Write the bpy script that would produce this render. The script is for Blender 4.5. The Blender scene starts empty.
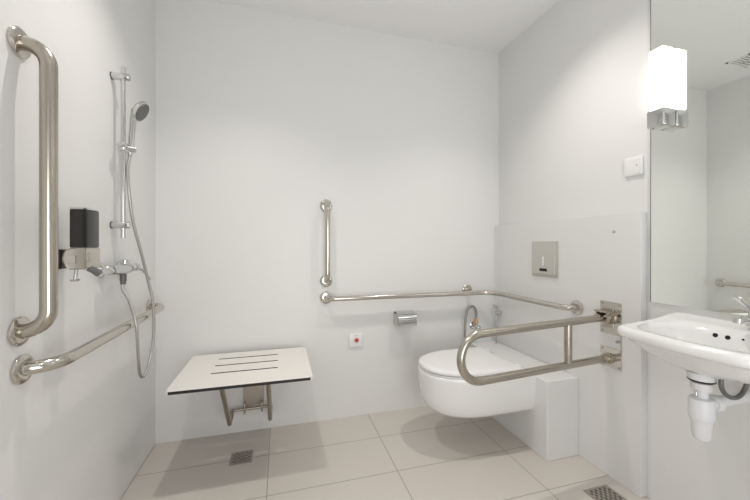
import bpy, bmesh, math
from mathutils import Vector, Matrix
PI = math.pi
V = Vector
COL = bpy.context.scene.collection
XL, YB, XR, XD, H = -.658, 2.10, 1.525, 1.49, 2.48
YF = -.85

# ------------------------------------------------------------ materials
def mat(name, color, rough=.5, metal=0., spec=.5, bump=0, bscale=60, coat=0, noise=0, nscale=4, aniso=0):
    m = bpy.data.materials.new(name); m.use_nodes = True
    nt = m.node_tree; b = nt.nodes['Principled BSDF']
    b.inputs['Base Color'].default_value = (*color, 1)
    b.inputs['Roughness'].default_value = rough
    b.inputs['Metallic'].default_value = metal
    b.inputs['Specular IOR Level'].default_value = spec
    b.inputs['Coat Weight'].default_value = coat
    b.inputs['Anisotropic'].default_value = aniso
    tc = nt.nodes.new('ShaderNodeTexCoord')
    if noise:
        n = nt.nodes.new('ShaderNodeTexNoise'); n.inputs['Scale'].default_value = nscale
        n.inputs['Detail'].default_value = 4
        nt.links.new(tc.outputs['Object'], n.inputs['Vector'])
        mx = nt.nodes.new('ShaderNodeMixRGB'); mx.blend_type = 'MIX'
        mx.inputs['Color1'].default_value = (*color, 1)
        mx.inputs['Color2'].default_value = (*[c*(1-noise) for c in color], 1)
        nt.links.new(n.outputs['Fac'], mx.inputs['Fac'])
        nt.links.new(mx.outputs['Color'], b.inputs['Base Color'])
    if bump:
        n = nt.nodes.new('ShaderNodeTexNoise'); n.inputs['Scale'].default_value = bscale
        nt.links.new(tc.outputs['Object'], n.inputs['Vector'])
        bp = nt.nodes.new('ShaderNodeBump'); bp.inputs['Strength'].default_value = bump
        bp.inputs['Distance'].default_value = .002
        nt.links.new(n.outputs['Fac'], bp.inputs['Height'])
        nt.links.new(bp.outputs['Normal'], b.inputs['Normal'])
    return m

M = {}
M['wall'] = mat('white_wall', (.80, .80, .79), .36, spec=.35, bump=.05, bscale=25, noise=.015, nscale=2)
M['ceiling'] = mat('white_ceiling', (.90, .90, .895), .7, spec=.2, noise=.01)
M['steel'] = mat('brushed_steel', (.50, .46, .40), .24, 1, noise=.05, nscale=30)
M['polished'] = mat('polished_steel', (.60, .57, .52), .14, 1, noise=.04, nscale=30)
M['chrome'] = mat('chrome', (.66, .66, .66), .1, 1, noise=.03, nscale=20)
M['plate'] = mat('satin_steel_plate', (.66, .64, .60), .34, 1, noise=.04, nscale=30)
M['ceramic'] = mat('white_ceramic', (.88, .88, .87), .12, spec=.5, coat=.3, noise=.01)
M['plastic'] = mat('white_plastic', (.86, .86, .85), .3, noise=.01)
M['trapwhite'] = mat('trap_plastic', (.80, .81, .83), .35, noise=.02)
M['laminate'] = mat('cream_laminate', (.86, .84, .79), .35, noise=.02, nscale=3)
M['black'] = mat('black_core', (.015, .014, .013), .45, noise=.1)
M['smoked'] = mat('smoked_black_plastic', (.022, .021, .020), .25, noise=.1)
M['dark'] = mat('dark_hole', (.01, .01, .01), .8, noise=.1)
M['bracketgrey'] = mat('warm_grey_steel', (.50, .45, .38), .38, 1, noise=.05, nscale=20)
M['hinge'] = mat('beige_hinge_plate', (.55, .50, .43), .4, .3, noise=.05, nscale=20)
M['valvehose'] = mat('dull_metal_hose', (.36, .35, .31), .4, .8, noise=.25, nscale=150)
M['rubber'] = mat('grey_hose', (.17, .17, .16), .4, .4, noise=.1, nscale=60)
M['hosegrey'] = mat('metal_braided_hose', (.58, .57, .55), .32, .9, noise=.25, nscale=150)
M['brass'] = mat('brass', (.72, .45, .28), .3, 1, noise=.05)
M['red'] = mat('red_button', (.45, .03, .04), .35, noise=.05)
M['pink'] = mat('pink_ring', (.80, .60, .58), .4, noise=.05)
M['paper'] = mat('paper', (.85, .84, .82), .9, spec=.1, noise=.03, nscale=40)
M['drain'] = mat('drain_steel', (.46, .43, .38), .45, .6, noise=.15, nscale=60)
M['spray'] = mat('grey_spray_face', (.16, .16, .16), .4, .2, noise=.1, nscale=60)
M['mirror'] = mat('mirror_glass', (.92, .94, .91), .0, 1, noise=.002)
M['mirroredge'] = mat('mirror_edge', (.20, .23, .21), .3, noise=.05)
M['grey_duct'] = mat('vent_grey', (.40, .40, .39), .6, noise=.05)

def floor_mat():
    m = bpy.data.materials.new('beige_floor_tiles'); m.use_nodes = True
    nt = m.node_tree; N = nt.nodes; L = nt.links; b = N['Principled BSDF']
    tc = N.new('ShaderNodeTexCoord'); sp = N.new('ShaderNodeSeparateXYZ')
    L.new(tc.outputs['Object'], sp.inputs[0])
    def ln(axis, off, step, half):
        a = N.new('ShaderNodeMath'); a.operation = 'SUBTRACT'; a.inputs[1].default_value = off - step*20
        L.new(sp.outputs[axis], a.inputs[0])
        d = N.new('ShaderNodeMath'); d.operation = 'PINGPONG'; d.inputs[1].default_value = step/2
        L.new(a.outputs[0], d.inputs[0])
        c = N.new('ShaderNodeMath'); c.operation = 'LESS_THAN'; c.inputs[1].default_value = half
        L.new(d.outputs[0], c.inputs[0]); return c
    g1 = ln('X', -.056, .6, .0018); g2 = ln('Y', 1.828, .3, .0018)
    mx = N.new('ShaderNodeMath'); mx.operation = 'MAXIMUM'
    L.new(g1.outputs[0], mx.inputs[0]); L.new(g2.outputs[0], mx.inputs[1])
    n = N.new('ShaderNodeTexNoise'); n.inputs['Scale'].default_value = 5; n.inputs['Detail'].default_value = 6
    L.new(tc.outputs['Object'], n.inputs['Vector'])
    c1 = N.new('ShaderNodeMixRGB'); c1.inputs[1].default_value = (.66, .62, .57, 1); c1.inputs[2].default_value = (.63, .59, .54, 1)
    L.new(n.outputs['Fac'], c1.inputs[0])
    c2 = N.new('ShaderNodeMixRGB'); c2.inputs[2].default_value = (.33, .29, .25, 1)
    L.new(mx.outputs[0], c2.inputs[0]); L.new(c1.outputs[0], c2.inputs[1])
    L.new(c2.outputs[0], b.inputs['Base Color'])
    b.inputs['Roughness'].default_value = .42; b.inputs['Specular IOR Level'].default_value = .35
    bp = N.new('ShaderNodeBump'); bp.inputs['Strength'].default_value = .4; bp.inputs['Distance'].default_value = .002; bp.invert = True
    L.new(mx.outputs[0], bp.inputs['Height']); L.new(bp.outputs[0], b.inputs['Normal'])
    return m
M['floor'] = floor_mat()

def emit(name, color, s):
    m = bpy.data.materials.new(name); m.use_nodes = True
    b = m.node_tree.nodes['Principled BSDF']
    b.inputs['Base Color'].default_value = (.9, .9, .9, 1)
    b.inputs['Emission Color'].default_value = (*color, 1); b.inputs['Emission Strength'].default_value = s
    return m
M['lampglass'] = emit('lit_opal_glass', (1, .985, .96), 2.8)
M['downglow'] = emit('lit_downlight_lens', (1, .93, .82), 12)

# ------------------------------------------------------------ mesh helpers
def obj(name, bm, m, parent=None, smooth=True, angle=40):
    bmesh.ops.recalc_face_normals(bm, faces=bm.faces)
    me = bpy.data.meshes.new(name); bm.to_mesh(me); bm.free()
    o = bpy.data.objects.new(name, me); COL.objects.link(o)
    ms = m if isinstance(m, (list, tuple)) else [m]
    for x in ms: me.materials.append(M[x])
    if smooth:
        for p in me.polygons: p.use_smooth = True
        me.set_sharp_from_angle(angle=math.radians(angle))
    if parent: o.parent = parent; o.matrix_parent_inverse = Matrix.Translation(-parent.location)
    return o
def thing(name, label, cat, loc, group=None):
    o = bpy.data.objects.new(name, None); COL.objects.link(o)
    o.location = loc; o.empty_display_size = .05
    return tag(o, label, cat, group)
def tag(o, label, cat, group=None):
    o['label'] = label; o['category'] = cat
    if group: o['group'] = group
    return o
def struct(name, bm, m, **k):
    o = obj(name, bm, m, smooth=False, **k); o['kind'] = 'structure'; return o

def add_box(bm, lo, hi, bev=0, seg=3, mi=0):
    lo, hi = V(lo), V(hi); c = (lo+hi)/2; s = hi-lo
    r = bmesh.ops.create_cube(bm, size=1, matrix=Matrix.Translation(c) @ Matrix.Diagonal((*s, 1)))
    fs = set(f for v in r['verts'] for f in v.link_faces)
    for f in fs: f.material_index = mi
    if bev:
        es = list(set(e for v in r['verts'] for e in v.link_edges))
        q = bmesh.ops.bevel(bm, geom=es, offset=bev, segments=seg, profile=.5, affect='EDGES')
        for f in q['faces']: f.material_index = mi
    return bm
def box(lo, hi, bev=0, seg=3): return add_box(bmesh.new(), lo, hi, bev, seg)

def fillet(pts, r, n=10):
    pts = [V(p) for p in pts]; out = [pts[0]]
    for i in range(1, len(pts)-1):
        a, p, b = pts[i-1], pts[i], pts[i+1]
        rr = r[i-1] if isinstance(r, (list, tuple)) else r
        d1 = (a-p); d2 = (b-p); l1, l2 = d1.length, d2.length; d1.normalize(); d2.normalize()
        ang = d1.angle(d2)
        if ang > PI-.01 or rr <= 0: out.append(p); continue
        t = min(rr/math.tan(ang/2), l1*.98, l2*.98); rr = t*math.tan(ang/2)
        c = p + (d1+d2).normalized()*(rr/math.sin(ang/2))
        s, e = p+d1*t-c, p+d2*t-c
        tot = s.angle(e)
        for k in range(n+1):
            f = k/n; out.append(c + (s*math.sin((1-f)*tot)+e*math.sin(f*tot))/math.sin(tot))
    out.append(pts[-1]); return out
def smoothpath(pts, n=8):
    pts = [V(p) for p in pts]; out = []
    P = [pts[0]*2-pts[1]] + pts + [pts[-1]*2-pts[-2]]
    for i in range(1, len(P)-2):
        p0, p1, p2, p3 = P[i-1:i+3]
        for k in range(n):
            t = k/n
            out.append(.5*((2*p1)+(p2-p0)*t+(2*p0-5*p1+4*p2-p3)*t*t+(3*p1-p0-3*p2+p3)*t**3))
    out.append(pts[-1]); return out
def add_tube(bm, path, r, seg=20, cap=True, radii=None, flat=None):
    path = [V(p) for p in path]
    pp = [path[0]]; rad0 = [0]
    for i, p in enumerate(path[1:], 1):
        if (p-pp[-1]).length > 1e-5: pp.append(p); rad0.append(i)
    path = pp; n = len(path)
    T = []
    for i in range(n):
        a = path[max(i-1, 0)]; b = path[min(i+1, n-1)]; T.append((b-a).normalized())
    up = V((0, 0, 1)) if abs(T[0].z) < .9 else V((1, 0, 0))
    N = (up - T[0]*up.dot(T[0])).normalized(); rings = []
    for i in range(n):
        N = (N - T[i]*N.dot(T[i])).normalized(); B = T[i].cross(N)
        q = radii[rad0[i]] if radii else r
        fb = flat if flat else 1
        rings.append([bm.verts.new(path[i]+(N*math.cos(a)+B*math.sin(a)*fb)*q) for a in [2*PI*k/seg for k in range(seg)]])
    for i in range(n-1):
        for k in range(seg):
            bm.faces.new((rings[i][k], rings[i][(k+1) % seg], rings[i+1][(k+1) % seg], rings[i+1][k]))
    if cap: bm.faces.new(rings[0][::-1]); bm.faces.new(rings[-1])
    return bm
def tube(path, r, **k): return add_tube(bmesh.new(), path, r, **k)
def add_lathe(bm, prof, o, axis, seg=40):
    """prof: (distance along axis, radius) pairs"""
    o = V(o); ax = V(axis).normalized(); t = V((0, 0, 1)) if abs(ax.z) < .9 else V((1, 0, 0))
    n = (t-ax*t.dot(ax)).normalized(); b = ax.cross(n); rings = []
    for d, r in prof:
        if r < 1e-6: rings.append([bm.verts.new(o+ax*d)])
        else: rings.append([bm.verts.new(o+ax*d+(n*math.cos(a)+b*math.sin(a))*r) for a in [2*PI*k/seg for k in range(seg)]])
    for A, B in zip(rings, rings[1:]):
        for k in range(seg):
            if len(A) == 1 and len(B) == 1: continue
            if len(A) == 1: bm.faces.new((A[0], B[k], B[(k+1) % seg]))
            elif len(B) == 1: bm.faces.new((A[k], A[(k+1) % seg], B[0]))
            else: bm.faces.new((A[k], A[(k+1) % seg], B[(k+1) % seg], B[k]))
    if len(rings[0]) > 1: bm.faces.new(rings[0])
    if len(rings[-1]) > 1: bm.faces.new(rings[-1])
    return bm
def lathe(prof, o, axis, seg=40): return add_lathe(bmesh.new(), prof, o, axis, seg)
def loft(rings, closed_ends=True):
    bm = bmesh.new(); R = [[bm.verts.new(p) for p in r] for r in rings]; n = len(R[0])
    for A, B in zip(R, R[1:]):
        for k in range(n): bm.faces.new((A[k], A[(k+1) % n], B[(k+1) % n], B[k]))
    if closed_ends: bm.faces.new(R[0][::-1]); bm.faces.new(R[-1])
    return bm

# ------------------------------------------------------------ the room
def quadbox(name, lo, hi, m): return struct(name, box(lo, hi), m)
T = .1
quadbox('floor', (XL-T, YF-T, -T), (XR+T, YB+T, 0), 'floor')
quadbox('ceiling', (XL-T, YF-T, H), (XR+T, YB+T, H+T), 'ceiling')
quadbox('wall_left', (XL-T, YF-T, 0), (XL, YB+T, H), 'wall')
quadbox('wall_back', (XL, YB, 0), (XR, YB+T, H), 'wall')
quadbox('wall_right', (XR, YF-T, 0), (XR+T, YB+T, H), 'wall')
bm = bmesh.new()                       # wall behind the camera, with its doorway
add_box(bm, (XL, YF-T, 0), (-.15, YF, H)); add_box(bm, (.85, YF-T, 0), (XR, YF, H)); add_box(bm, (-.15, YF-T, 2.08), (.85, YF, H))
struct('wall_front', bm, 'wall')
struct('trim_1', box((XD, 1.078, 0), (XR, YB, 1.232), .002, 2), 'wall')     # half-height casing in front of the right wall
struct('trim_2', box((1.288, 1.388, 0), (XD, YB, .402), .004, 2), 'wall')    # low box behind the toilet

# ------------------------------------------------------------ grab bars
FL = [(0, .036), (.002, .038), (.007, .038), (.010, .035), (.012, .028), (.013, .018)]
def flange(pos, ax, parent, m='polished', s=1.):
    return obj('flange', lathe([(d*s, r*s) for d, r in FL], pos, ax), m, parent)
# left wall, upright
t = thing('grab_bar', 'thick upright steel grab bar at the front of the left wall beside the soap dispenser', 'grab bar', (XL, 1.095, .859), 'grab bars')
obj('bar', tube(fillet([(XL+.01, 1.095, 1.612), (XL+.066, 1.095, 1.612), (XL+.066, 1.095, .859), (XL+.01, 1.095, .859)], .064, 14), .0188, seg=28), 'steel', t)
flange((XL, 1.095, 1.612), (1, 0, 0), t); flange((XL, 1.095, .859), (1, 0, 0), t)
# left wall, level
t = thing('grab_bar', 'horizontal steel grab bar running along the left wall below the shower mixer', 'grab bar', (XL, 1.105, .762), 'grab bars')
obj('bar', tube(fillet([(XL+.006, 1.105, .757), (XL+.070, 1.118, .758), (XL+.070, 2.0, .768), (XL+.01, 2.0, .768)], [.10, .055], 14), .0178, seg=28), 'polished', t)
flange((XL, 1.105, .757), (1, 0, 0), t); flange((XL, 2.0, .768), (1, 0, 0), t)
# back wall, upright
t = thing('grab_bar', 'short upright steel grab bar on the back wall above the long corner bar', 'grab bar', (.275, YB, .866), 'grab bars')
obj('bar', tube(fillet([(.275, YB-.01, 1.335), (.275, YB-.07, 1.335), (.275, YB-.07, .868), (.275, YB-.01, .868)], .05, 10), .0165, seg=24), 'polished', t)
flange((.275, YB, 1.335), (0, -1, 0), t); flange((.275, YB, .868), (0, -1, 0), t)
# corner bar
t = thing('grab_bar', 'long horizontal steel grab bar bent around the corner above the toilet', 'grab bar', (.275, YB, .765), 'grab bars')
obj('bar', tube(fillet([(.275, YB-.01, .763), (.275, YB-.07, .763), (XD-.07, YB-.07, .763), (XD-.07, 1.40, .763), (XD-.01, 1.40, .763)], [.05, .11, .05], 12), .0155, seg=24), 'polished', t)
flange((.275, YB, .763), (0, -1, 0), t); flange((XD, 1.40, .763), (-1, 0, 0), t)
flange((1.262, YB, .777), (0, -1, 0), t)
obj('bracket', tube([(1.262, YB-.008, .775), (1.262, YB-.07, .763)], .010), 'polished', t)

# fold-down support rail
t = thing('support_rail', 'fold-down looped steel support rail beside the toilet, hinged on the casing wall', 'support rail', (XD, 1.213, .5))
a, b = V((XD-.03, 1.225, 0)), V((.667, 1.15, 0))
zt, zb = .748, .555
path = fillet([a+V((0, 0, zt)), b+V((0, 0, zt-.012)), b+V((0, 0, zb-.004)), a+V((0, 0, zb))], .092, 18)
obj('rail', tube(path, .0165, seg=28), 'steel', t)
p = a.lerp(b, .29)
obj('post', tube([p+V((0, 0, zt)), p+V((0, 0, zb))], .0165, seg=24), 'steel', t)
for (z0, z1) in ((.672, .822), (.515, .606)):
    bm = box((XD-.004, 1.161, z0), (XD, 1.266, z1), .001, 1)
    pl = obj('wall_plate', bm, 'polished', t)
    for (yy, zz) in ((1.172, z0+.01), (1.255, z0+.01), (1.172, z1-.01), (1.255, z1-.01)):
        obj('screw', lathe([(0, .005), (.002, .005), (.0035, .003), (.004, 0)], (XD-.004, yy, zz), (-1, 0, 0), 12), 'steel', pl)
obj('edge_strip', box((XD-.006, 1.161, .60), (XD, 1.165, .675)), 'plate', t)
bm = bmesh.new()                       # hinge cheeks and pin
add_box(bm, (XD-.046, 1.196, .722), (XD-.003, 1.202, .775), .002, 2); add_box(bm, (XD-.046, 1.248, .722), (XD-.003, 1.254, .775), .002, 2)
add_box(bm, (XD-.008, 1.196, .70), (XD-.003, 1.254, .79), .001, 1)
obj('hinge_bracket', bm, 'steel', t, angle=30)
obj('hinge_pin', tube([(XD-.038, 1.185, .757), (XD-.038, 1.266, .757)], .007), 'polished', t)
obj('hinge_cap', box((XD-.050, 1.19, .773), (XD-.004, 1.262, .781), .003, 2), 'steel', t)
obj('lower_collar', lathe([(0, .026), (.006, .026), (.008, .020), (.026, .020), (.03, .017)], (XD-.004, 1.225, .555), (-1, 0, 0)), 'steel', t)
obj('latch_pin', lathe([(0, .004), (.012, .004), (.013, .007), (.018, .007), (.02, 0)], (XD, 1.172, .646), (-1, 0, 0), 16), 'steel', t)

# ------------------------------------------------------------ soap dispenser
t = thing('soap_dispenser', 'wall soap dispenser with black tank and steel body beside the upright grab bar', 'soap dispenser', (XL, 1.25, .98))
obj('wall_plate', box((XL, 1.235, 1.012), (XL+.02, 1.285, 1.072), .004, 2), 'smoked', t)
obj('tank', box((-.607, 1.215, 1.077), (-.563, 1.289, 1.192), .003, 3), 'smoked', t)
obj('lid', box((-.608, 1.214, 1.192), (-.562, 1.290, 1.198), .003, 2), 'chrome', t)
obj('tank_seam', box((-.5650, 1.2135, 1.077), (-.5615, 1.2165, 1.192), .0008, 1), 'black', t)
# body: outline in x-z with one rounded end towards the wall
def body_out(y, s=0):
    pts = []
    x0, x1, z0, z1 = -.624+s, -.562-s, 1.011+s, 1.0765-s
    r = (z1-z0)/2
    for k in range(17):
        a = PI/2 + PI*k/16; pts.append(V((x0+r*.8+math.cos(a)*r*.8, y, (z0+z1)/2+math.sin(a)*r)))
    pts += [V((x1-.006, y, z0)), V((x1, y, z0+.006)), V((x1, y, z1-.003)), V((x1-.003, y, z1))]
    return pts
bd = obj('body', loft([body_out(1.214, .003), body_out(1.211, .001), body_out(1.214), body_out(1.291), body_out(1.293, .003)]), 'polished', t, angle=50)
obj('window', box((-.612, 1.2095, 1.030), (-.590, 1.2125, 1.054), .001, 1), 'plate', t)
obj('spout', tube(smoothpath([(-.572, 1.245, 1.014), (-.562, 1.252, 1.006), (-.552, 1.262, .993)]), .010), 'spray', t)
bm = tube([(-.592, 1.222, 1.013), (-.593, 1.216, .980)], .005); add_lathe(bm, [(0, .010), (.004, .013), (.006, .011)], (-.593, 1.216, .976), (0, 0, 1), 24)
obj('pump_lever', bm, 'chrome', t)

# ------------------------------------------------------------ shower
RX, RY = XL+.041, 1.60
t = thing('shower_rail', 'slim upright chrome shower rail with two wall mounts on the left wall', 'shower rail', (XL, RY, 1.13))
obj('rail', tube([(RX, RY, 1.115), (RX, RY, 1.813)], .0085, seg=20), 'chrome', t)
for z in (1.7725, 1.168):
    mo = obj('mount', lathe([(0, .0125), (.002, .0138), (.062, .0138), (.065, .012)], (XL, RY, z), (1, 0, 0), 28), 'chrome', t)
    obj('mount_ring', lathe([(0, .0152), (.003, .0152)], (XL, RY, z), (1, 0, 0), 28), 'spray', mo)
bm = box((RX-.015, RY-.02, 1.468), (RX+.015, RY+.02, 1.505), .008, 3)
add_lathe(bm, [(0, .012), (.03, .012), (.033, .009)], (RX+.008, RY+.01, 1.485), (.8, .45, 0), 20)
sl = obj('slider', bm, 'chrome', t)
obj('slider_knob', lathe([(0, .010), (.02, .012), (.024, .009)], (RX, RY-.015, 1.487), (0, -1, 0), 20), 'chrome', sl)
# hand shower
hb = V((-.602, 1.625, 1.46)); ht = V((-.592, 1.632, 1.625))
t = thing('hand_shower', 'round chrome hand shower with grey face held in the slider of the shower rail', 'hand shower', hb)
obj('handle', tube([hb, hb.lerp(ht, .15), hb.lerp(ht, .6), ht, ht+V((.004, .003, .03))], .01, radii=[.009, .0115, .012, .013, .014]), 'chrome', t)
ax = V((.86, -.02, -.50)).normalized()
hc = ht + V((.026, .004, .026))
obj('head', lathe([(-.022, .015), (-.018, .032), (-.010, .043), (0, .047), (.006, .046)], hc, ax, 40), 'chrome', t)
fc = obj('spray_face', lathe([(.005, .040), (.008, .039), (.0085, .026), (.007, .025), (.0085, .024), (.009, 0)], hc, ax, 40), 'spray', t)
# mixer
t = thing('shower_mixer', 'chrome shower mixer valve on the left wall beside the soap dispenser', 'shower mixer', (XL, 1.6, .99))
my, mz = 1.6, .990
obj('body', lathe([(0, .013), (.004, .017), (.03, .018), (.034, .015), (.06, .017), (.10, .022), (.14, .025), (.18, .022), (.21, .018), (.24, .014), (.244, .017), (.265, .017), (.27, .012)], (XL+.045, 1.455, mz), (0, 1, 0), 32), 'chrome', t)
for y in (1.515, 1.665):
    obj('wall_inlet', lathe([(0, .026), (.004, .030), (.012, .022), (.016, .013), (.06, .013)], (XL, y, mz), (1, 0, 0), 28), 'chrome', t)
obj('outlet', lathe([(0, .012), (.03, .012), (.032, .010), (.045, .010)], (XL+.045, 1.59, mz-.018), (0, 0, -1), 20), 'spray', t)
obj('lever', tube([(XL+.045, 1.712, mz+.0), (XL+.065, 1.73, mz-.014), (XL+.09, 1.75, mz-.060)], .005, radii=[.008, .006, .0045]), 'chrome', t)
obj('temperature_knob', lathe([(0, .018), (.02, .016), (.022, .012)], (XL+.048, 1.595, mz+.016), (.1, 0, 1), 24), 'chrome', t)
# hose
pts = [hb+V((0, 0, 0)), (-.603, 1.605, 1.40), (-.596, 1.600, 1.30), (-.592, 1.63, 1.18), (-.578, 1.675, 1.05), (-.570, 1.725, .93), (-.557, 1.745, .824), (-.558, 1.757, .68), (-.572, 1.75, .56), (-.58, 1.71, .508), (-.578, 1.655, .54), (-.560, 1.585, .67), (-.559, 1.565, .77), (-.590, 1.585, .86), (XL+.045, 1.59, .905), (XL+.045, 1.59, .94)]
tag(obj('shower_hose', tube(smoothpath(pts, 10), .0062, seg=14), 'hosegrey'), 'thin metal shower hose looping down from the hand shower to the mixer', 'shower hose')

# ------------------------------------------------------------ shower seat
t = thing('shower_bench', 'white fold-down shower seat with black edge and three slots on the back wall', 'shower seat', (-.16, YB, .13))
def seat_bm():
    x0, x1, y0, y1, z0, z1 = -.462, .147, 1.578, 2.068, .462, .475
    slots = [(-.318, -.012, 1.747, 1.759), (-.318, -.012, 1.855, 1.867), (-.318, -.012, 1.960, 1.972)]
    bm = bmesh.new()
    xs = [x0, slots[0][0], slots[0][1], x1]; ys = [y0]
    for s in slots: ys += [s[2], s[3]]
    ys.append(y1)
    hole = lambda i, j: i == 1 and j % 2 == 1
    vt = [[bm.verts.new((x, y, z1)) for y in ys] for x in xs]; vb = [[bm.verts.new((x, y, z0)) for y in ys] for x in xs]
    nx, ny = len(xs)-1, len(ys)-1
    for i in range(nx):
        for j in range(ny):
            if hole(i, j): continue
            bm.faces.new((vt[i][j], vt[i+1][j], vt[i+1][j+1], vt[i][j+1]))
            f = bm.faces.new((vb[i][j], vb[i][j+1], vb[i+1][j+1], vb[i+1][j])); f.material_index = 1
            for (a, b, ni, nj) in (((i, j), (i+1, j), i, j-1), ((i+1, j), (i+1, j+1), i+1, j), ((i+1, j+1), (i, j+1), i, j+1), ((i, j+1), (i, j), i-1, j)):
                if ni < 0 or nj < 0 or ni >= nx or nj >= ny or hole(ni, nj):
                    f = bm.faces.new((vt[a[0]][a[1]], vb[a[0]][a[1]], vb[b[0]][b[1]], vt[b[0]][b[1]])); f.material_index = 1
    ce = [e for e in bm.edges if abs(e.verts[0].co.z-e.verts[1].co.z) > .005 and e.verts[0].co.x in (x0, x1) or
          (abs(e.verts[0].co.z-e.verts[1].co.z) > .005 and min(abs(e.verts[0].co.x-x0), abs(e.verts[0].co.x-x1)) < 1e-5)]
    ce = [e for e in ce if min(abs(e.verts[0].co.y-y0), abs(e.verts[0].co.y-y1)) < 1e-4]
    bmesh.ops.bevel(bm, geom=ce, offset=.012, segments=4, affect='EDGES')
    return bm
obj('seat_board', seat_bm(), ['laminate', 'black'], t, smooth=False)
obj('hinge_plate', box((-.205, YB-.022, .155), (-.092, YB, .455), .004, 2), 'hinge', t, angle=30)
for x in (-.262, -.054):
    obj('leg', tube(fillet([(x, 1.665, .456), (x, 1.955, .122), (x, 2.055, .150)], .014, 8), .0115, seg=18), 'bracketgrey', t)
obj('crossbar', tube([(-.262, 2.055, .150), (-.054, 2.055, .150)], .0085), 'bracketgrey', t)
for x in (-.20, -.106): obj('hinge_ear', box((x, 2.035, .130), (x+.01, YB, .185), .003, 2), 'bracketgrey', t)
obj('seat_hinge', tube([(-.35, 2.06, .452), (.05, 2.06, .452)], .010), 'bracketgrey', t)

# ------------------------------------------------------------ floor drains
def drain(cx, cy, s, label, n):
    t = thing('floor_drain', label, 'floor drain', (cx, cy, 0), 'square floor drains')
    bm = bmesh.new(); h = s/2; w = .010
    for lo, hi in (((-h, -h), (h, -h+w)), ((-h, h-w), (h, h)), ((-h, -h+w), (-h+w, h-w)), ((h-w, -h+w), (h, h-w))):
        add_box(bm, (cx+lo[0], cy+lo[1], .0002), (cx+hi[0], cy+hi[1], .004))
    obj('frame', bm, 'drain', t, smooth=False)
    bm = bmesh.new(); st = (s-2*w)/n
    for k in range(n):
        for j in range(n):
            if (k+j) % 2: continue
            x = cx-h+w+k*st; y = cy-h+w+j*st
            add_box(bm, (x, y, .0010), (x+st, y+st, .0034))
    obj('grate', bm, 'drain', t, smooth=False)
    obj('pit', box((cx-h+w, cy-h+w, .0002), (cx+h-w, cy+h-w, .0010)), 'rubber', t, smooth=False)
drain(-.19, 1.838, .105, 'small square steel floor drain under the shower seat', 7)
drain(1.355, 1.115, .13, 'square steel floor drain at the foot of the casing wall by the washbasin', 9)

# ------------------------------------------------------------ toilet roll holder, roll, call plate
t = thing('toilet_roll_holder', 'chrome covered toilet roll holder on the back wall under the corner grab bar', 'toilet roll holder', (.78, YB, .56))
def cover():
    prof = [(YB, .655), (YB-.02, .657), (YB-.05, .655), (YB-.075, .646), (YB-.088, .630), (YB-.092, .60), (YB-.094, .572)]
    bm = bmesh.new(); out = []; 
    A = [bm.verts.new((.722, y, z)) for y, z in prof]; B = [bm.verts.new((.848, y, z)) for y, z in prof]
    C = [bm.verts.new((.722, y+.0, z-.003) if i < 4 else (.722, y+.003, z)) for i, (y, z) in enumerate(prof)]
    D = [bm.verts.new((.848, y+.0, z-.003) if i < 4 else (.848, y+.003, z)) for i, (y, z) in enumerate(prof)]
    for i in range(len(prof)-1):
        bm.faces.new((A[i], A[i+1], B[i+1], B[i])); bm.faces.new((C[i], D[i], D[i+1], C[i+1]))
        bm.faces.new((A[i], C[i], C[i+1], A[i+1])); bm.faces.new((B[i], B[i+1], D[i+1], D[i]))
    bm.faces.new((A[-1], C[-1], D[-1], B[-1])); bm.faces.new((A[0], B[0], D[0], C[0]))
    return bm
obj('cover', cover(), 'chrome', t)
obj('back_plate', box((.722, YB-.003, .572), (.848, YB, .655)), 'chrome', t)
for x in (.719, .848): obj('side_arm', box((x, YB-.085, .574), (x+.003, YB, .645), .001, 1), 'plate', t)
obj('roll_bar', tube([(.72, YB-.046, .590), (.85, YB-.046, .590)], .006), 'chrome', t)
bm = lathe([(0, .012), (0, .036), (.10, .036), (.10, .012)], (.735, YB-.046, .590), (1, 0, 0), 40)
roll = obj('toilet_roll', bm, 'paper'); tag(roll, 'white toilet roll hanging below the chrome cover of the toilet roll holder', 'toilet roll')

t = thing('emergency_call_plate', 'small square white wall plate with a red button left of the toilet roll holder', 'call button', (.463, YB, .435))
obj('plate', box((.420, YB-.012, .442), (.506, YB, .528), .004, 3), 'plastic', t)
obj('button_ring', lathe([(0, .019), (.003, .018), (.004, .012)], (.467, YB-.012, .487), (0, -1, 0), 28), 'pink', t)
obj('button', lathe([(0, .011), (.006, .011), (.009, .008), (.010, 0)], (.467, YB-.0135, .487), (0, -1, 0), 24), 'red', t)
obj('slot', box((.45, YB-.0130, .515), (.475, YB-.0118, .519)), 'plate', t)

# ------------------------------------------------------------ toilet
TY = 1.668
def dshape(xf, w, z, xb=1.288, e=2.3, n=40, ratio=1.5):
    L_ = min(w*ratio, (xb-xf)*.9); xc = xf+L_; pts = []
    for k in range(n+1):
        a = PI/2 + PI*k/n; c, s = math.cos(a), math.sin(a)
        pts.append(V((xc+L_*math.copysign(abs(c)**(2/e), c), TY+w*math.copysign(abs(s)**(2/e), s), z)))
    pts.append(V((xb-.0, TY-w, z)))
    for k in range(1, 6): pts.append(V((xb, TY-w+2*w*k/6, z)))
    pts.append(V((xb, TY+w, z)))
    return pts
t = thing('toilet', 'white wall-hung toilet with closed lid under the corner grab bar', 'toilet', (1.288, TY, .15))
lv = [(.835, .135, .203), (.812, .150, .2035), (.794, .163, .207), (.775, .178, .216), (.760, .188, .230), (.748, .196, .250), (.740, .201, .275), (.735, .202, .31), (.731, .204, .36), (.728, .204, .40), (.728, .204, .412), (.732, .200, .416)]
obj('bowl', loft([dshape(*l) for l in lv]), 'ceramic', t, angle=55)
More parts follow.
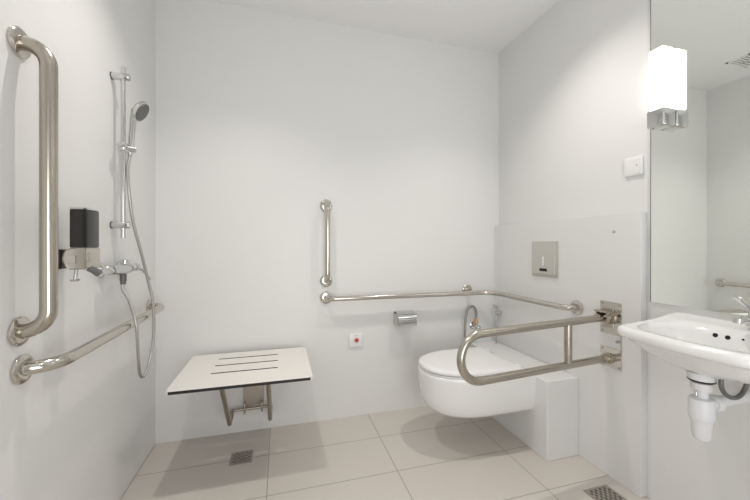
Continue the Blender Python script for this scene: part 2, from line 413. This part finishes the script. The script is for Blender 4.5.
obj('seat', loft([dshape(.742, .186, .4165, 1.20), dshape(.734, .192, .419, 1.20), dshape(.734, .192, .426, 1.20), dshape(.742, .186, .4275, 1.20)]), 'plastic', t, angle=60)
obj('seat_gap', loft([dshape(.745, .183, .4150, 1.20), dshape(.745, .183, .4305, 1.20)]), 'dark', t, angle=60)
obj('lid', loft([dshape(.740, .189, .4300, 1.215), dshape(.731, .195, .4320, 1.215), dshape(.730, .196, .440, 1.215), dshape(.733, .193, .447, 1.215), dshape(.742, .185, .452, 1.205), dshape(.77, .162, .4555, 1.19), dshape(.83, .11, .458, 1.16), dshape(.92, .05, .459, 1.10)]), 'plastic', t, angle=60)
for s in (-1, 1):
    obj('hinge', lathe([(0, .012), (.03, .012), (.034, .008)], (1.233, TY+s*.14-.016, .436), (0, 1, 0), 20), 'plastic', t)
    obj('hinge_foot', lathe([(0, .017), (.012, .016), (.02, .010)], (1.233, TY+s*.14, .416), (0, 0, 1), 20), 'chrome', t)

t = thing('flush_plate', 'square brushed steel flush plate on the casing wall above the toilet', 'flush plate', (XD, 1.621, .903))
obj('frame', box((XD-.008, 1.522, .904), (XD, 1.720, 1.110), .003, 2), 'plate', t, angle=30)
obj('panel', box((XD-.0115, 1.537, .920), (XD-.0078, 1.705, 1.094), .0015, 1), 'plate', t, angle=30)
obj('sensor_bar', box((XD-.0150, 1.617, .968), (XD-.0113, 1.629, 1.022), .002, 2), 'plastic', t)
obj('sensor_slot', box((XD-.0145, 1.596, .936), (XD-.0113, 1.650, .953), .003, 3), 'black', t)

# ------------------------------------------------------------ valve and hose, bidet sprayer
vx, vz = 1.312, .545
t = thing('angle_valve', 'small brass and chrome water valve on the back wall behind the toilet', 'valve', (vx, YB, vz))
obj('rosette', lathe([(0, .026), (.003, .027), (.009, .018)], (vx, YB, vz-.02), (0, -1, 0), 28), 'chrome', t)
obj('body', lathe([(0, .009), (.03, .009), (.032, .013), (.05, .013), (.053, .010)], (vx, YB-.006, vz-.02), (0, -1, 0), 20), 'chrome', t)
obj('outlet_nut', lathe([(0, .010), (.02, .010), (.022, .013), (.048, .013), (.05, .009), (.06, .009)], (vx, YB-.042, vz-.018), (0, 0, 1), 20), 'brass', t)
obj('handle', lathe([(0, .008), (.008, .014), (.022, .013), (.025, .008)], (vx, YB-.058, vz-.02), (0, -1, 0), 20), 'chrome', t)
tag(obj('water_hose', tube(smoothpath([(vx, YB-.042, vz+.038), (vx, YB-.042, .62), (vx-.012, YB-.042, .655), (vx-.035, YB-.042, .668), (vx-.068, YB-.045, .645), (vx-.088, YB-.05, .58), (vx-.098, YB-.06, .50), (vx-.10, YB-.07, .42), (vx-.06, YB-.08, .36), (vx-.025, YB-.08, .34)], 8), .0075, seg=14), 'valvehose'), 'thin grey hose arching from the wall valve down behind the toilet', 'hose')
sy = 2.03
t = thing('bidet_sprayer', 'slim chrome bidet sprayer hanging on the casing wall in the corner behind the toilet', 'bidet sprayer', (XD, sy, .40))
obj('holder', box((XD-.03, sy-.012, .60), (XD, sy+.012, .63), .004, 2), 'chrome', t)
obj('spray_head', lathe([(0, .009), (.006, .012), (.02, .012), (.03, .008)], (XD-.058, sy-.0, .668), (.9, .1, -.35), 20), 'chrome', t)
obj('handle', tube([(XD-.037, sy, .655), (XD-.036, sy, .60), (XD-.036, sy, .50)], .008, radii=[.009, .008, .007]), 'chrome', t)
obj('trigger', tube([(XD-.045, sy, .645), (XD-.054, sy, .60)], .003), 'chrome', t)
obj('hose', tube([(XD-.036, sy, .50), (XD-.036, sy, .404)], .005), 'hosegrey', t)

# ------------------------------------------------------------ socket, screw cap
t = thing('wall_socket', 'white square switch plate on the right wall below the lamp', 'switch plate', (XR, 1.132, 1.393))
obj('plate', box((XR-.010, 1.091, 1.397), (XR, 1.173, 1.480), .004, 3), 'plastic', t)
obj('insert', box((XR-.012, 1.099, 1.405), (XR-.0098, 1.128, 1.472), .001, 1), 'plastic', t)
obj('indicator', lathe([(0, .003), (.002, .003), (.003, 0)], (XR-.0118, 1.112, 1.440), (-1, 0, 0), 14), 'grey_duct', t)
tag(obj('screw_cap', lathe([(0, .007), (.002, .007), (.004, .004), (.005, 0)], (XD, 1.199, 1.150), (-1, 0, 0), 16), 'plate'), 'tiny round steel screw cap high on the casing wall', 'screw cap')

# ------------------------------------------------------------ mirror and lamp
MX = XR-.006
t = thing('mirror', 'large frameless wall mirror above the washbasin', 'mirror', (XR, .66, .845))
obj('glass', box((MX, .20, .845), (XR-.001, 1.058, 2.22)), 'mirror', t, smooth=False)
obj('edge', box((MX-.0006, 1.0575, .845), (XR-.0005, 1.0605, 2.22)), 'mirroredge', t, smooth=False)
lx0, lx1 = MX-.071, MX-.002
def wall_lamp(ly0, ly1, label):
    t = thing('wall_lamp', label, 'wall lamp', (MX, (ly0+ly1)/2, 1.562), 'opal wall lamps on the mirror')
    obj('base', box((lx0, ly0, 1.562), (lx1, ly1, 1.632), .006, 3), 'chrome', t, angle=30)
    obj('shade', box((lx0+.002, ly0+.002, 1.6325), (lx1-.001, ly1-.002, 1.878), .012, 4), 'lampglass', t)
    obj('wall_bracket', box((MX-.004, ly0+.008, 1.565), (MX, ly1-.008, 1.625)), 'chrome', t, smooth=False)
wall_lamp(.962, 1.027, 'lit square opal glass wall lamp on chrome base at the far mirror edge')
wall_lamp(.265, .330, 'unseen second opal glass wall lamp added at the near mirror edge for upward light')  # lamp added out of view to send more light upward

# ------------------------------------------------------------ washbasin
BY = .71; C0 = V((1.285, BY, 0))
NS = 96
def raycast(poly, th, c=C0):
    d = V((math.cos(th), math.sin(th))); best = None
    n = len(poly)
    for i in range(n):
        a = V((poly[i].x-c.x, poly[i].y-c.y)); b = V((poly[(i+1) % n].x-c.x, poly[(i+1) % n].y-c.y))
        e = b-a; den = d.x*e.y-d.y*e.x
        if abs(den) < 1e-12: continue
        t_ = (a.x*e.y-a.y*e.x)/den; u = (a.x*d.y-a.y*d.x)/den
        if t_ > 0 and -1e-6 <= u <= 1+1e-6: best = t_ if best is None else max(best, t_)
    return best
poly = fillet([(1.525, BY, 0), (1.525, BY+.262, 0), (1.100, BY+.178, 0), (1.078, BY, 0), (1.100, BY-.178, 0), (1.525, BY-.262, 0), (1.525, BY, 0)], [.012, .05, .45, .05, .012], 14)
ths = [2*PI*k/NS for k in range(NS)]
RO = [raycast(poly, a) for a in ths]
def ring(f, z, rfun=None, off=(0, 0)):
    out = []
    for a, r in zip(ths, RO):
        q = f(a, r); x = C0.x+off[0]+math.cos(a)*q; y = C0.y+off[1]+math.sin(a)*q
        out.append(V((min(x, XR), y, z(x, y) if callable(z) else z)))
    return out
def ell(ax_, ay, e=2.3):
    return lambda a, r: (abs(math.cos(a)/ax_)**e + abs(math.sin(a)/ay)**e)**(-1/e)
def mix(f, g, t_): return lambda a, r: f(a, r)*(1-t_)+g(a, r)*t_
full = lambda a, r: r
inset = lambda d: (lambda a, r: r-d)
ztop = lambda x, y: .812+.010*max(0, (x-1.36)/.165)
lower = ell(.10, .12)
inn = ell(.125, .185, 2.6)
rings = [ring(ell(.03, .03), .688), ring(ell(.055, .06), .690), ring(ell(.085, .11), .702), ring(mix(lower, inset(.05), .40), .722), ring(mix(lower, inset(.045), .75), .742),
         ring(inset(.040), .762), ring(inset(.022), .775), ring(inset(.006), .779), ring(full, .787),
         ring(full, lambda x, y: ztop(x, y)-.012), ring(inset(.004), lambda x, y: ztop(x, y)-.004), ring(inset(.014), ztop), ring(inset(.022), lambda x, y: ztop(x, y)-.001),
         ring(mix(inn, inset(.03), .5), lambda x, y: ztop(x, y)-.006, off=(-.01, 0)), ring(inn, .806, off=(-.02, 0)), ring(lambda a, r: inn(a, r)*.95, .790, off=(-.02, 0)), ring(lambda a, r: inn(a, r)*.86, .752, off=(-.02, 0)),
         ring(lambda a, r: inn(a, r)*.62, .718, off=(-.015, 0)), ring(ell(.05, .055), .700, off=(-.01, 0)), ring(ell(.022, .022), .692)]
t = thing('washbasin', 'white ceramic wall-hung washbasin below the mirror', 'washbasin', (XR, BY, .67))
obj('basin', loft(rings), 'ceramic', t, angle=70)
obj('plug_hole', lathe([(0, .021), (.003, .022), (.004, .016)], (C0.x, BY, .6905), (0, 0, 1), 24), 'chrome', t)
# three dark overflow holes, sunk where the basin's inner back wall stands
import mathutils
from mathutils.bvhtree import BVHTree
basin = [o for o in bpy.data.objects if o.name == 'basin'][0]
bv = BVHTree.FromPolygons([tuple(v.co) for v in basin.data.vertices], [tuple(p.vertices) for p in basin.data.polygons])
for (y, z, r) in ((.762, .788, .0070), (.731, .788, .0070), (.694, .791, .0032)):
    hit = bv.ray_cast(V((1.27, y, z)), V((1, 0, 0)))
    if hit[0] is not None:
        n = hit[1] if hit[1].x < 0 else -hit[1]
        obj('overflow_hole', lathe([(-.002, r), (.0006, r), (.0008, 0)], hit[0], n, 20), 'dark', t)

# tap
ty = .700
t = thing('basin_tap', 'chrome lever tap standing on the back ledge of the washbasin', 'tap', (1.465, ty, .826))
obj('body', lathe([(0, .026), (.004, .027), (.008, .021), (.05, .020), (.058, .018)], (1.465, ty, .8235), (0, 0, 1), 28), 'chrome', t)
obj('spout', tube(smoothpath([(1.46, ty, .846), (1.42, ty, .852), (1.39, ty, .853), (1.375, ty, .848)]), .009), 'chrome', t)
obj('aerator', lathe([(0, .0115), (.014, .0115), (.016, .009)], (1.373, ty, .856), (-.10, 0, -1), 24), 'chrome', t)
bm = bmesh.new()
lp = smoothpath([(1.465, ty, .876), (1.44, ty, .884), (1.41, ty, .895), (1.38, ty, .912), (1.358, ty, .926)], 5)
n_ = len(lp)-1
rr = []
for i, p in enumerate(lp):
    f = i/n_; d = (lp[min(i+1, n_)]-lp[max(i-1, 0)]).normalized(); nn = V((d.z, 0, -d.x)); hw = .007+.008*max(0, (f-.45)/.55)**.7
    if i == n_: hw *= .6
    rr.append([p+V((0, math.cos(a_)*hw, 0))+nn*math.sin(a_)*.0045 for a_ in [2*PI*k/16 for k in range(16)]])
bm.free()
obj('lever', loft(rr), 'chrome', t)
# trap
tx, tyy = 1.250, .724
t = thing('bottle_trap', 'white plastic bottle trap hanging under the washbasin', 'trap', (tx, tyy, .485))
obj('bottle', lathe([(0, .012), (.002, .019), (.01, .023), (.05, .026), (.062, .028), (.066, .031), (.075, .0315), (.118, .0315), (.126, .029), (.13, .02)], (tx, tyy, .487), (0, 0, 1), 36), 'trapwhite', t)
obj('tail_pipe', tube([(tx, tyy, .61), (tx, tyy, .668)], .0165, seg=28), 'trapwhite', t)
obj('nut', lathe([(0, .024), (.004, .026), (.022, .026), (.025, .022)], (tx, tyy, .640), (0, 0, 1), 28), 'trapwhite', t)
obj('basin_neck', lathe([(0, .033), (.022, .036)], (tx, tyy, .6725), (0, 0, 1), 32), 'trapwhite', t)
obj('gasket', lathe([(0, .032), (.003, .034), (.0055, .032)], (tx, tyy, .6670), (0, 0, 1), 28), 'black', t)
obj('outlet_pipe', tube(fillet([(tx+.02, tyy, .590), (tx+.10, tyy-.0, .592), (XR-.02, tyy, .592)], .03), .017, seg=28), 'trapwhite', t)
obj('outlet_nut', lathe([(0, .022), (.004, .025), (.02, .025), (.024, .021)], (tx+.045, tyy, .590), (1, 0, 0), 28), 'trapwhite', t)
obj('wall_collar', lathe([(0, .034), (.004, .033), (.010, .020)], (XR, tyy, .592), (-1, 0, 0), 28), 'trapwhite', t)
obj('clip', tube([(tx-.029, tyy-.004, .622), (tx-.031, tyy-.004, .634), (tx-.024, tyy-.004, .641)], .003), 'chrome', t)
# supply hose and stop valve
tag(obj('supply_hose', tube(smoothpath([(1.262, .675, .705), (1.248, .675, .682), (1.256, .675, .655), (1.283, .675, .634), (1.32, .675, .628), (1.35, .675, .645), (1.366, .675, .68), (1.36, .68, .72), (1.37, .69, .75)], 8), .0062, seg=14), 'rubber'), 'dark grey supply hose looping under the washbasin beside the trap', 'hose')
# ------------------------------------------------------------ ceiling vent and lights
t = thing('ceiling_vent', 'small louvred ceiling vent above the shower, seen in the mirror', 'vent', (-.33, 1.66, H))
bm = bmesh.new()
vx0, vx1, vy0, vy1 = -.45, -.23, 1.60, 1.74
add_box(bm, (vx0, vy0, H-.006), (vx1, vy0+.014, H)); add_box(bm, (vx0, vy1-.014, H-.006), (vx1, vy1, H))
add_box(bm, (vx0, vy0, H-.006), (vx0+.014, vy1, H)); add_box(bm, (vx1-.014, vy0, H-.006), (vx1, vy1, H))
obj('frame', bm, 'plastic', t, smooth=False)
obj('duct', box((vx0+.012, vy0+.012, H-.001), (vx1-.012, vy1-.012, H)), 'grey_duct', t, smooth=False)
bm = bmesh.new()
for k in range(5): add_box(bm, (vx0+.012, vy0+.02+k*.022, H-.005), (vx1-.012, vy0+.032+k*.022, H-.003))
add_box(bm, ((vx0+vx1)/2-.006, vy0+.012, H-.005), ((vx0+vx1)/2+.006, vy1-.012, H-.002))
obj('louvres', bm, 'plastic', t, smooth=False)

def light(kind, name, loc, energy, color, size, **k):
    L = bpy.data.lights.new(name, kind); L.energy = energy; L.color = color
    if kind == 'AREA':
        L.shape = k.get('shape', 'RECTANGLE'); L.size = size; L.size_y = k.get('size_y', size)
    else: L.shadow_soft_size = size
    if kind == 'SPOT': L.spot_size = k['angle']; L.spot_blend = k['blend']
    o = bpy.data.objects.new(name, L); COL.objects.link(o); o.location = loc
    if 'rot' in k: o.rotation_euler = k['rot']
    return o
WARM = (1, .95, .89)
def downlight(x, y, e, label):
    t = thing('downlight', label, 'ceiling light', (x, y, H), 'ceiling downlights')
    obj('ring', lathe([(0, .052), (.003, .052), (.006, .047), (.006, .040), (.0025, .036)], (x, y, H), (0, 0, -1), 36), 'plastic', t)
    obj('lens', lathe([(.0015, .036), (.0030, .034), (.0034, 0)], (x, y, H), (0, 0, -1), 32), 'downglow', t)
    light('SPOT', 'downlight_beam', (x, y, H-.02), e, WARM, .018, angle=math.radians(113), blend=1)
downlight(-.18, 1.30, 29, 'round recessed ceiling downlight over the shower seat')
downlight(1.05, 1.25, 29, 'round recessed ceiling downlight over the toilet and washbasin')
downlight(.40, -.10, 8, 'unseen round ceiling downlight added near the doorway for extra light')  # extra downlight added behind the view to brighten the room
# added fill light outside the door opening, tilted up to brighten the ceiling
light('AREA', 'added_fill', (.35, YF-.15, 1.0), 19, (1.0, .985, .96), .98, size_y=1.9, rot=(math.radians(128), 0, 0))

w = bpy.data.worlds.new('world'); bpy.context.scene.world = w; w.use_nodes = True
w.node_tree.nodes['Background'].inputs[0].default_value = (.85, .9, 1, 1)
w.node_tree.nodes['Background'].inputs[1].default_value = .5

# ------------------------------------------------------------ camera
cd = bpy.data.cameras.new('camera'); cam = bpy.data.objects.new('camera', cd); COL.objects.link(cam)
cam.location = (0, 0, 1.08); cam.rotation_euler = (PI/2, 0, -.275)
cd.sensor_width = 36; cd.lens = 336.08*36/750; cd.shift_y = -(250-246.64)/750; cd.clip_start = .02
sc = bpy.context.scene; sc.camera = cam
vs = sc.view_settings; vs.view_transform = 'Standard'; vs.look = 'None'; vs.gamma = 1; vs.use_curve_mapping = False; vs.exposure = 0.25
